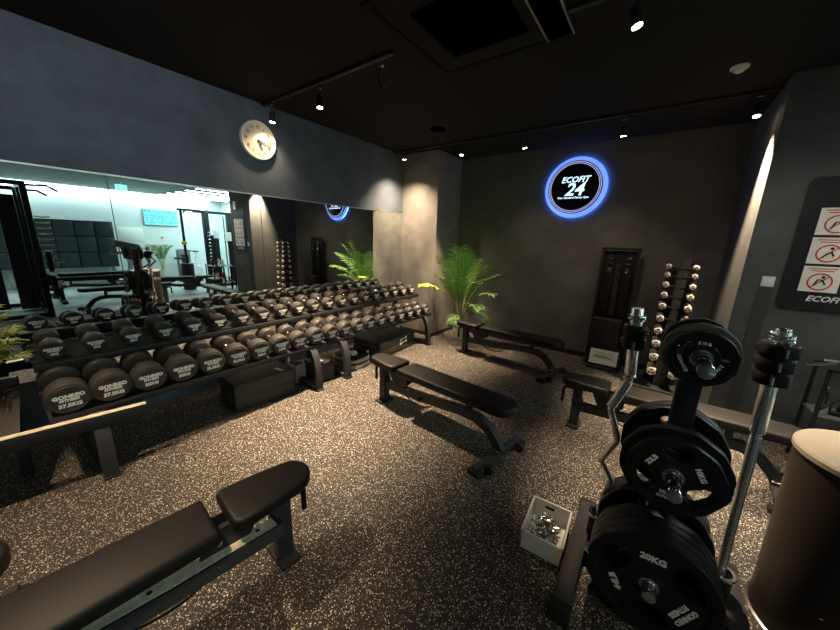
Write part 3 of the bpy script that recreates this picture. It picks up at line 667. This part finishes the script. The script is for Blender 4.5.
for i, z in enumerate(hz):
    r = .026 + .0026 * i; L = .17 + .012 * i; lh = .035 + .0035 * i
    def hexhead(y0, s):
        return MB().prism([(r * math.cos(R(60 * k + 30)), r * math.sin(R(60 * k + 30))) for k in range(6)], 0, lh, .006, mtx=basis((1, 0, 0), (0, 0, 1), (0, -1, 0), (0, y0, 0)), seg=2)
    me_f = hexhead(-L / 2 + lh, 1).mesh('hex_head', M['hexend']); me_b = hexhead(L / 2, 1).mesh('hex_head', M['hexend'])
    me_h = MB().cyl((0, -L / 2 + lh, 0), (0, L / 2 - lh, 0), .011).mesh('handle', M['black'])
    mm = MB()
    for k in range(3):
        a = R(90 + 120 * k); mm.prism([(r * .50 * math.cos(a + b) + 0, r * .50 * math.sin(a + b)) if abs(b) < .01 else (r * .72 * math.cos(a + b), r * .72 * math.sin(a + b)) for b in (-.55, .55)] + [(r * .18 * math.cos(a), r * .18 * math.sin(a))], 0, .0015, mtx=basis((1, 0, 0), (0, 0, 1), (0, -1, 0), (0, -L / 2 - .0002, 0)))
    me_m = mm.mesh('face_recess', M['ink'])
    for s, x, side in ((-1, zt[i][0], 'left'), (1, 3.942, 'right')):
        d = thing('hex_dumbbell', 'small chrome hex dumbbell, %s from the top in the %s column of the tower' % (ORD[i], side), 'dumbbell', (x, 4.45, z + .004), 0, 'chrome hex dumbbells on the tower')
        hf = link('hex_head', me_f, d); link('face_recess', me_m, hf); link('hex_head', me_b, d); link('handle', me_h, d)

# ------------------------------------------------------------------ strap stand and black cabinet by the back wall
t = thing('strap_stand', 'black framed stand with hanging black harnesses against the back wall', 'accessory stand', (3.205, 4.97, 0))
m = MB()
for x in (-.205, .205): m.box((x, 0, .80), (.03, .04, 1.58), bev=.003)
m.box((0, 0, 1.575), (.44, .04, .03), bev=.003).box((0, 0, .25), (.44, .04, .03)).build('frame', M['black'], t)
MB().box((0, .025, .90), (.40, .01, 1.30)).build('back_panel', M['board'], t, False)
MB().box((0, -.03, .02), (.46, .20, .04), bev=.004).build('base', M['black'], t)
for x in (-.10, .10):
    s = MB().prism([(-.05, 0), (.05, 0), (.062, .55), (.04, .72), (-.04, .72), (-.062, .55)], 0, .05, .012, mtx=basis((1, 0, 0), (0, 0, 1), (0, -1, 0), (x, 0, .68))).build('harness', M['vinyl'], t)
    MB().tube([(x - .028, -.04, 1.47), (x, -.055, 1.43), (x + .028, -.04, 1.47)], .006, 8).tube([(x, -.03, 1.53), (x, -.05, 1.44)], .004, 6).build('hanging_clip', M['steel'], s)
    MB().box((x, -.055, 1.385), (.07, .010, .012)).build('strap_bar', M['steel'], s); MB().box((x, -.055, 1.30), (.035, .012, .06), bev=.003).build('buckle', M['steel'], s)
m = MB()
for k in range(26): m.box((0, -.012, .70 + k * .027), (.07, .02, .018), bev=.003, seg=1)
m.build('ribbed_strap', M['dgrey'], t)
t = thing('black_cabinet', 'low black cabinet in front of the strap stand', 'cabinet', (3.19, 4.83, 0))
MB().box((0, 0, .46), (.33, .16, .38), bev=.008).build('body', M['black'], t)
MB().box((0, 0, .655), (.34, .17, .014), bev=.004).build('top', M['dgrey'], t)
m = MB()
for x in (-.15, .15): m.box((x, 0, .14), (.025, .14, .28))
m.build('side_support', M['black'], t)
t = thing('notice_stand', 'white notice sheet in a black holder below the cabinet', 'notice', (3.225, 4.74, 0))
MB().box((0, .02, .15), (.37, .02, .26), (R(-8), 0, 0), bev=.003).build('holder', M['black'], t)
MB().box((0, -.03, .012), (.38, .12, .024), bev=.003).build('foot', M['black'], t)
MB().box((0, .006, .152), (.325, .004, .20), (R(-8), 0, 0)).build('notice_sheet', M['paper'], t, False)
m = MB()
for k in range(6): m.box((-.01 + .01 * (k % 2), .0025 + .0035 * (k - 3), .215 - k * .026), (.25 - .03 * (k % 3), .002, .004), (R(-8), 0, 0))
m.build('text_line', M['ink'], t, False)

# ------------------------------------------------------------------ handle stand behind the bin
t = thing('attachment_stand', 'thin black stand with cable handles hung on it, behind the round bin', 'accessory stand', (4.80, 3.55, 0))
m = MB()
for x in (-.09, .14):
    for y in (-.12, .12): m.box((x, y, .40), (.02, .02, .80))
m.box((.025, -.12, .80), (.25, .02, .02)).box((.025, .12, .80), (.25, .02, .02)).box((.025, 0, .10), (.25, .26, .015)).build('frame', M['black'], t, False)
MB().box((.025, 0, .45), (.24, .25, .012)).build('shelf', M['fan'], t, False)
for i, (a, b, lb) in enumerate((((4.62, 3.52, .80), (5.0, 3.42, .86), 'slim chrome bar attachment sticking out left from the stand behind the bin'), ((4.72, 3.62, .83), (5.02, 3.66, .83), 'short chrome bar attachment lying on the stand behind the bin'))):
    o = MB().tube([a, ((a[0] + b[0]) / 2, (a[1] + b[1]) / 2, b[2] + .005), b], .012, 10).build('bar_attachment', M['chrome']); tag(o, lb, 'bar attachment')
for i, (x, y) in enumerate(((4.84, 3.50), (4.90, 3.60), (4.78, 3.60))):
    t = thing('triangle_grip', 'black cable handle with chrome ring, %s on the shelf of the stand' % ['front one', 'right one', 'left one'][i], 'cable handle', (x, y, .456), .5 * i)
    MB().cyl((-.05, 0, .018), (.05, 0, .018), .017, bev=.003).build('grip', M['rubber'], t)
    MB().tube([(-.05, 0, .018), (-.05, .0, .09), (0, 0, .15), (.05, 0, .09), (.05, 0, .018)], .006, 6).build('strap_loop', M['black'], t)
    MB().lathe([(.014, -.004), (.020, -.004), (.020, .004), (.014, .004), (.014, -.004)], Matrix.Translation((0, 0, .165)) @ Matrix.Rotation(PI / 2, 4, 'X'), 16).build('ring', M['chrome'], t)

# ------------------------------------------------------------------ palms
def frond_mb(mb, smb, L, w, arch, n=22, droop=.35, seed=0):
    """frond in local XZ plane: rises and arches to +x"""
    g = random.Random(seed); pts = []; a = R(86 - 18 * arch); x = z = 0.
    for i in range(n + 10):
        pts.append(Vector((x, 0, z))); a -= R((3.2 * arch + .5) * (.3 + i / 14)); x += math.cos(a) * L / (n + 10); z += math.sin(a) * L / (n + 10)
    smb.tube(pts, [.006 * (1 - .8 * i / len(pts)) + .001 for i in range(len(pts))], 5)
    i0 = int(len(pts) * .38)
    for i in range(i0, len(pts) - 1):
        f = (i - i0) / (len(pts) - i0); d = (pts[i + 1] - pts[i]).normalized(); ll = w * (math.sin(PI * (.12 + .80 * f)) ** .7) * g.uniform(.85, 1.1)
        nn = Vector((-d.z, 0, d.x))
        for s in (-1, 1):
            side = Vector((0, s, 0)); dir1 = (side * .74 + d * .62 + nn * g.uniform(.05, .25)).normalized(); dir2 = (dir1 + Vector((0, 0, -droop - g.uniform(0, .25)))).normalized()
            p0 = pts[i]; p1 = p0 + dir1 * ll * .5; p2 = p1 + dir2 * ll * .5; wd = d * .0095
            mb.faces([p0 - wd * .5, p0 + wd * .5, p1 + wd, p1 - wd, p2], [(0, 1, 2, 3), (3, 2, 4)])
def palm(label, loc, specs, pot=True, leafm='leaf', potr=.10, poth=.26):
    t = thing('potted_palm', label, 'plant', loc)
    MB().lathe([(0, 0), (potr * .82, 0), (potr * .86, .01), (potr, poth - .01), (potr, poth), (potr * .9, poth), (potr * .88, poth - .03), (0, poth - .03)], None, 36).build('pot', M['pot'], t)
    m = MB()
    for k in range(9): m.lathe([(potr * (.862 + .0145 * k), .018 + k * .027), (potr * (.872 + .0145 * k) + .003, .024 + k * .027), (potr * (.872 + .0145 * k), .030 + k * .027)], None, 36)
    for k in range(24):
        a = 2 * PI * k / 24; m.cyl((potr * .875 * math.cos(a), potr * .875 * math.sin(a), .02), (potr * 1.005 * math.cos(a), potr * 1.005 * math.sin(a), poth - .01), .003, n=6)
    m.build('woven_pattern', M['cream'], t)
    MB().lathe([(0, poth - .025), (potr * .88, poth - .025), (potr * .88, poth - .04)], None, 24).build('soil', M['soil'], t)
    for i, (az, L, w, arch, mt) in enumerate(specs):
        lm = MB(); sm = MB(); frond_mb(lm, sm, L, w, arch, seed=i + 5)
        b = Matrix.Translation((.02 * math.cos(R(az)), .02 * math.sin(R(az)), poth - .03)) @ Matrix.Rotation(R(az), 4, 'Z')
        f = link('frond', lm.mesh('frond', M[mt], False), t, b); link('stem', sm.mesh('stem', M['stem']), f)
    return t
g = random.Random(11)
sp = [(-100, 1.28, .30, .16, 'leaf'), (-60, 1.36, .30, .12, 'leaf'), (-25, 1.30, .30, .25, 'leaf'), (10, 1.15, .28, .30, 'leaf'), (-125, 1.22, .24, .12, 'leaf'), (-80, 1.10, .28, .35, 'leaf'),
      (-45, 1.18, .28, .40, 'leaf'), (-10, 1.00, .26, .50, 'leaf'), (-120, 1.0, .26, .22, 'leaf'), (-30, .85, .24, .65, 'leaf'), (60, 1.2, .2, .05, 'leaf'), (-75, .62, .18, 1.0, 'leaf'), (-5, .70, .20, .95, 'leaf'), (-128, 1.12, .22, .50, 'leafy'), (-70, 1.40, .30, .05, 'leaf')]
palm('tall green palm in a cream pot beside the pillar', (1.09, 4.60, 0), sp)
sp2 = [(az, L, .17, ar, 'leafw') for az, L, ar in ((60, .72, .2), (20, .7, .25), (90, .70, .25), (-20, .72, .3), (-60, .8, .3), (35, .66, .35), (110, .62, .35), (5, .66, .3), (-100, .75, .3), (80, .78, .12), (50, .76, .08), (75, .6, .42))]
palm('yellow-green leafy plant at the left edge beside the mirrors', (.29, -.27, 0), sp2, poth=.42, potr=.13)
palm('small green potted plant seen in the mirror by the bright gym wall', (9.5, 3.55, 0), [(az, .9, .18, .15, 'leaf') for az in range(0, 360, 45)], poth=.40, potr=.12)

# ------------------------------------------------------------------ the bright gym seen in the mirrors
t = thing('wall_screen', 'wide cyan display screen seen in the mirror on the bright gym wall', 'screen', (GX, 3.79, 2.02))
MB().box((-.03, 0, 0), (.06, .92, .50), bev=.006).build('screen_housing', M['fan'], t)
MB().box((-.062, 0, 0), (.004, .90, .48)).build('display', M['screen'], t, False)
m = MB(); g = random.Random(4)
for r in range(6):
    for c in range(8):
        if g.random() < .7: m.box((-.065, -.38 + c * .105 + g.uniform(-.02, .02), .19 - r * .07), (.002, g.uniform(.03, .09), .018 if r else .03))
m.build('display_graphics', M['screend'], t, False)
t = thing('exit_sign', 'small green lit exit sign under the bright gym ceiling', 'exit sign', (7.4, 2.38, GH))
MB().box((0, 0, -.03), (.02, .02, .06)).build('hanger', M['alu'], t); MB().box((0, 0, -.13), (.04, .22, .14), bev=.004).build('sign_face', M['exitg'], t)
for i, (X, yy) in enumerate(((6.3, 4.6), (7.0, 4.6), (7.7, 4.6), (8.4, 4.6), (9.1, 4.6), (6.6, -.9), (8.2, -.9))):
    t = thing('linear_ceiling_light', ('long white ceiling light over the cable machine, %s from the notice wall' % ORD[i]) if i < 5 else 'white ceiling light beyond the squat rack, %s one' % ['nearer', 'farther'][i - 5], 'ceiling light', (X, yy, GH), 0, 'linear lights in the bright gym')
    MB().box((0, 0, -.02), (.12, 2.0, .04)).build('housing', M['cream'], t, False); MB().box((0, 0, -.042), (.10, 1.96, .006)).build('diffuser', M['gymlight'], t, False)
t = thing('tall_locker_bank', 'dark panelled bank of tall lockers seen in the mirror', 'lockers', (9.55, .9, 0))
MB().box((.14, 0, 1.16), (.34, 3.2, 1.30)).build('carcass', M['tuft'], t, False)
for k in range(8):
    for j in range(3):
        MB().box((-.04, -1.4 + k * .4, .73 + j * .43), (.03, .385, .42), bev=.03).build('door', M['tuft'], t)
m = MB()
for y in (-1.5, -.5, .5, 1.5): m.box((.14, y, .255), (.3, .05, .51))
m.build('foot', M['alu'], t)
o = MB().box((GX - .006, 3.78, 1.38), (.012, .14, .17)).build('red_cross_notice', M['paper']); tag(o, 'small white notice with a red mark below the cyan screen', 'sign')
q = MB().box((GX - .014, 3.76, 1.38), (.004, .06, .06)).build('red_mark', M['red'], o, False)
o = MB().box((GX - .01, 2.98, 1.45), (.02, .60, .42), bev=.005).build('whiteboard', M['white']); tag(o, 'plain whiteboard on the gym wall between the lockers and the screen', 'whiteboard')
t = thing('air_purifier', 'tall grey air purifier standing by the gym wall', 'air purifier', (9.45, 4.15, 0))
MB().box((0, 0, .5), (.26, .34, 1.0), bev=.02).build('body', M['fan'], t); MB().box((-.132, 0, .55), (.006, .22, .6)).build('front_grille', M['black'], t); MB().box((0, 0, 1.006), (.2, .26, .014)).build('top_panel', M['black'], t)

def plate_disc(mb, c, r, th, axis='y'):
    a = {'y': (0, th / 2, 0), 'x': (th / 2, 0, 0)}[axis]; c = Vector(c); mb.cyl(c - Vector(a), c + Vector(a), r, n=14, bev=.006)
t = thing('squat_rack', 'big black squat rack seen at the left of the mirrors', 'squat rack', (5.9, .35, 0))
for x in (-.7, -.1, .7):
    for y in (-.9, .28): MB().box((x, y, 1.15), (.08, .08, 2.3), bev=.004).build('upright', M['black'], t)
m = MB()
for y in (-.9, .28): m.box((0, y, 2.3), (1.5, .07, .07)).box((0, y, .05), (1.5, .08, .08)).box((0, y, 1.0), (1.4, .05, .05))
for x in (-.7, .7): m.box((x, -.31, 2.3), (.07, 1.2, .07)).box((x, -.31, .05), (.07, 1.2, .07))
m.build('cross_beam', M['black'], t)
MB().tube([(-.7, .3, 2.28), (-.7, .55, 2.30), (-.7, .68, 2.22)], .02, 8).tube([(.7, .3, 2.28), (.7, .55, 2.30), (.7, .68, 2.22)], .02, 8).build('pull_up_handle', M['black'], t)
for i, (x, y, z) in enumerate([(-.7, .36, .55), (-.7, .36, 1.0), (-.1, .36, .55), (.7, .36, .6), (.7, .36, 1.1)]):
    MB().cyl((x, y - .04, z), (x, y + .22, z), .024).build('plate_horn', M['steel'], t)
    m = MB(); plate_disc(m, (5.9 + x, .35 + y + .04, z), .21 - .02 * (i % 3), .05); tag(m.build('weight_plate', M['plate']), ['black plate on the squat rack, low on the front upright', 'black plate on the squat rack, high on the front upright', 'black plate low on the middle upright of the squat rack', 'black plate low on the rear upright of the squat rack', 'black plate high on the rear upright of the squat rack'][i], 'weight plate', 'plates on the squat rack')
for i, (x, y) in enumerate(((.25, .10), (.60, .12), (.95, .16), (.35, -.25))):
    MB().box((x, y, 1.1), (.22, .22, 2.1), bev=.01).build('weight_stack_cover', M['black'], t)
for i in range(9):
    o = MB().tube([(6.02, .75 - .0 * i, .95 + .105 * i), (6.06, .85, .94 + .105 * i), (6.1, .95, .95 + .105 * i)], .012, 6).build('storage_peg', M['steel'], None); o.parent = t; o.matrix_parent_inverse = Matrix.Translation((-5.9, -.35, 0))
t = thing('low_bench_frame', 'long low black machine beams seen in the mirror beside the squat rack', 'gym machine', (6.75, 1.30, 0))
MB().box((0, .3, .60), (.24, 1.3, .07), bev=.015).build('pad', M['vinyl'], t); MB().box((0, .3, .50), (.08, 1.5, .08)).build('beam', M['black'], t)
m = MB()
for y in (-.35, .95): m.box((0, y, .25), (.07, .07, .5)).box((0, y, .03), (.6, .08, .06))
m.build('leg', M['black'], t)

# cable machine
t = thing('cable_machine', 'tall black cable crossover machine seen in the mirror', 'cable machine', (7.35, 4.50, 0))
for y in (-.35, .30, .75): MB().box((.0, y, 1.08), (.10, .16, 2.16), bev=.006).build('upright', M['black'], t)
for y in (-.15, .52): MB().box((.12, y, .78), (.20, .26, 1.5), bev=.01).build('weight_stack_cover', M['black'], t)
MB().box((.0, .1, 2.18), (.10, 1.5, .07)).box((.0, .1, .04), (.5, 1.4, .08)).build('cross_beam', M['black'], t)
MB().tube([(0, -.62, 2.20), (0, -.80, 2.22), (0, -.90, 2.12)], .02, 8).tube([(-.25, -.4, 2.2), (-.45, -.45, 2.2), (-.55, -.5, 2.1)], .02, 8).build('pull_up_handle', M['black'], t)
m = MB(); g = random.Random(9)
for k in range(14): m.cyl((-.07, -.30, .3 + .1 * k), (-.07, -.36, .3 + .1 * k), .02)
m.build('adjust_holes', M['steel'], t)
MB().box((-.09, -.12, 1.55), (.03, .16, .22)).box((-.09, .20, 1.5), (.03, .18, .26)).build('instruction_card', M['paper'], t)
MB().cyl((-.06, .12, .1), (-.06, .12, 2.1), .02).build('guide_rod', M['chrome'], t)
t = thing('slim_cable_post', 'slim black cable post with a yellow collar seen in the mirror', 'cable machine', (6.95, 3.42, 0))
MB().box((0, 0, 1.1), (.05, .05, 2.2)).build('post', M['black'], t); MB().box((0, 0, 1.3), (.09, .12, .09), bev=.01).build('carriage', M['yellow'], t); MB().cyl((0, 0, .02), (0, 0, .75), .15, n=24, bev=.01).build('drum_base', M['bin'], t); MB().box((0, .2, 2.18), (.05, .55, .05)).build('top_beam', M['black'], t)

t = thing('elliptical_trainer', 'black elliptical trainer seen in the mirror under the cyan screen', 'exercise machine', (9.0, 2.75, 0))
MB().box((0, .25, .05), (.3, 1.3, .08), bev=.01).build('base', M['black'], t); MB().strap([(0, -.15, .08), (0, -.1, .7), (0, -.25, 1.2)], .10, .10, (1, 0, 0)).build('column', M['fan'], t)
MB().prism([(-.30, 0), (.25, -.05), (.30, .06), (-.2, .18)], -.18, .18, .01, mtx=basis((0, 1, 0), (0, 0, 1), (1, 0, 0), (0, -.15, 1.12))).build('console', M['black'], t)
MB().tube([(-.2, -.1, 1.1), (-.2, .25, .9), (-.2, .45, .7), (-.2, .1, .35)], .025, 8).tube([(.2, -.1, 1.1), (.2, .25, .95), (.2, .4, .6), (.2, .0, .3)], .025, 8).build('swing_arm', M['black'], t)
t = thing('exercise_bike', 'pale exercise bike seen in the mirror right of the elliptical trainer', 'exercise bike', (8.9, 3.85, 0))
MB().box((0, 0, .04), (.45, .1, .06)).box((0, .5, .04), (.45, .1, .06)).box((0, .25, .09), (.08, .6, .06)).build('base', M['black'], t)
MB().lathe([(0, -.04), (.2, -.04), (.22, 0), (.2, .04), (0, .04)], Matrix.Translation((0, .42, .33)) @ Matrix.Rotation(PI / 2, 4, 'Y')).build('flywheel', M['silverprint'], t)
MB().strap([(0, .08, .1), (0, .02, .72)], .06, .05, (1, 0, 0)).strap([(0, .42, .3), (0, .5, .95)], .06, .05, (1, 0, 0)).build('frame', M['silverprint'], t)
MB().box((0, 0, .76), (.16, .26, .06), bev=.02).build('saddle', M['black'], t); MB().tube([(-.2, .35, .98), (-.2, .5, .98), (.2, .5, .98), (.2, .35, .98)], .016, 8).build('handlebar', M['black'], t)
t = thing('storage_cart', 'small cart of colourful accessories seen in the mirror below the notices', 'cart', (5.3, 3.55, 0))
m = MB()
for x in (-.22, .22):
    for y in (-.2, .2): m.box((x, y, .42), (.02, .02, .84))
m.build('frame', M['black'], t, False)
for z in (.12, .48, .80): MB().box((0, 0, z), (.46, .42, .015)).build('shelf', M['fan'], t, False)
g = random.Random(2)
for i in range(8):
    z = (.487, .807)[i % 2]; x = 5.3 - .16 + .105 * (i // 2); y = 3.55 - .1 + .18 * ((i // 2) % 2)
    o = MB().lathe([(0, 0), (.032, 0), (.034, .01), (.034, .11), (.014, .135), (.014, .16), (0, .16)], Matrix.Translation((x, y, z)), 14).build('spray_bottle', M[['cream', 'black', 'red', 'silverprint'][i % 4]])
    tag(o, '%s bottle on the %s shelf of the storage cart, %s along' % (['cream', 'black', 'red', 'silver'][i % 4], ['middle', 'top'][i % 2], ORD[i // 2]), 'bottle', 'bottles on the storage cart')

# ------------------------------------------------------------------ gym daylight-coloured lamps
def area(loc, sx, sy, e, col, rot=(0, 0, 0)):
    l = bpy.data.lights.new('area', 'AREA'); l.shape = 'RECTANGLE'; l.size = sx; l.size_y = sy; l.energy = e; l.color = col
    o = bpy.data.objects.new('gym_lamp', l); COL.objects.link(o); o.location = loc; o.rotation_euler = rot
CY = (.74, 1.0, .97)
for X in (6.3, 7.0, 7.7, 8.4, 9.1): area((X, 4.6, GH - .05), .10, 1.96, 24, CY)
area((GX - .10, 1.2, GH - .06), .14, 8.0, 85, CY)
for X in (6.6, 8.2): area((X, -.9, GH - .05), .10, 1.96, 30, CY)
# faint bluish ambient fill added through the world background
w = bpy.data.worlds.new('world'); bpy.context.scene.world = w; w.use_nodes = True
w.node_tree.nodes['Background'].inputs[0].default_value = (.55, .65, .8, 1); w.node_tree.nodes['Background'].inputs[1].default_value = .02

# ------------------------------------------------------------------ camera
cy, cp, cr = R(35.87), R(-13.209), R(1.998)
fw = Vector((-math.sin(cy) * math.cos(cp), math.cos(cy) * math.cos(cp), math.sin(cp)))
rt = Vector((math.cos(cy), math.sin(cy), 0)); up = rt.cross(fw)
rt2 = rt * math.cos(cr) + up * math.sin(cr); up2 = -rt * math.sin(cr) + up * math.cos(cr)
cam = bpy.data.cameras.new('camera'); co = bpy.data.objects.new('camera', cam); COL.objects.link(co)
co.matrix_world = basis(rt2, up2, -fw, (3.599, 0, 1.6)); cam.sensor_width = 36; cam.lens = 319.524 / 840 * 36; cam.clip_start = .02
sc = bpy.context.scene; sc.camera = co
sc.view_settings.view_transform = 'Standard'; sc.view_settings.look = 'None'; sc.view_settings.gamma = 1; sc.view_settings.use_curve_mapping = False
sc.view_settings.exposure = 0
sc.cycles.max_bounces = 8; sc.cycles.use_denoising = True
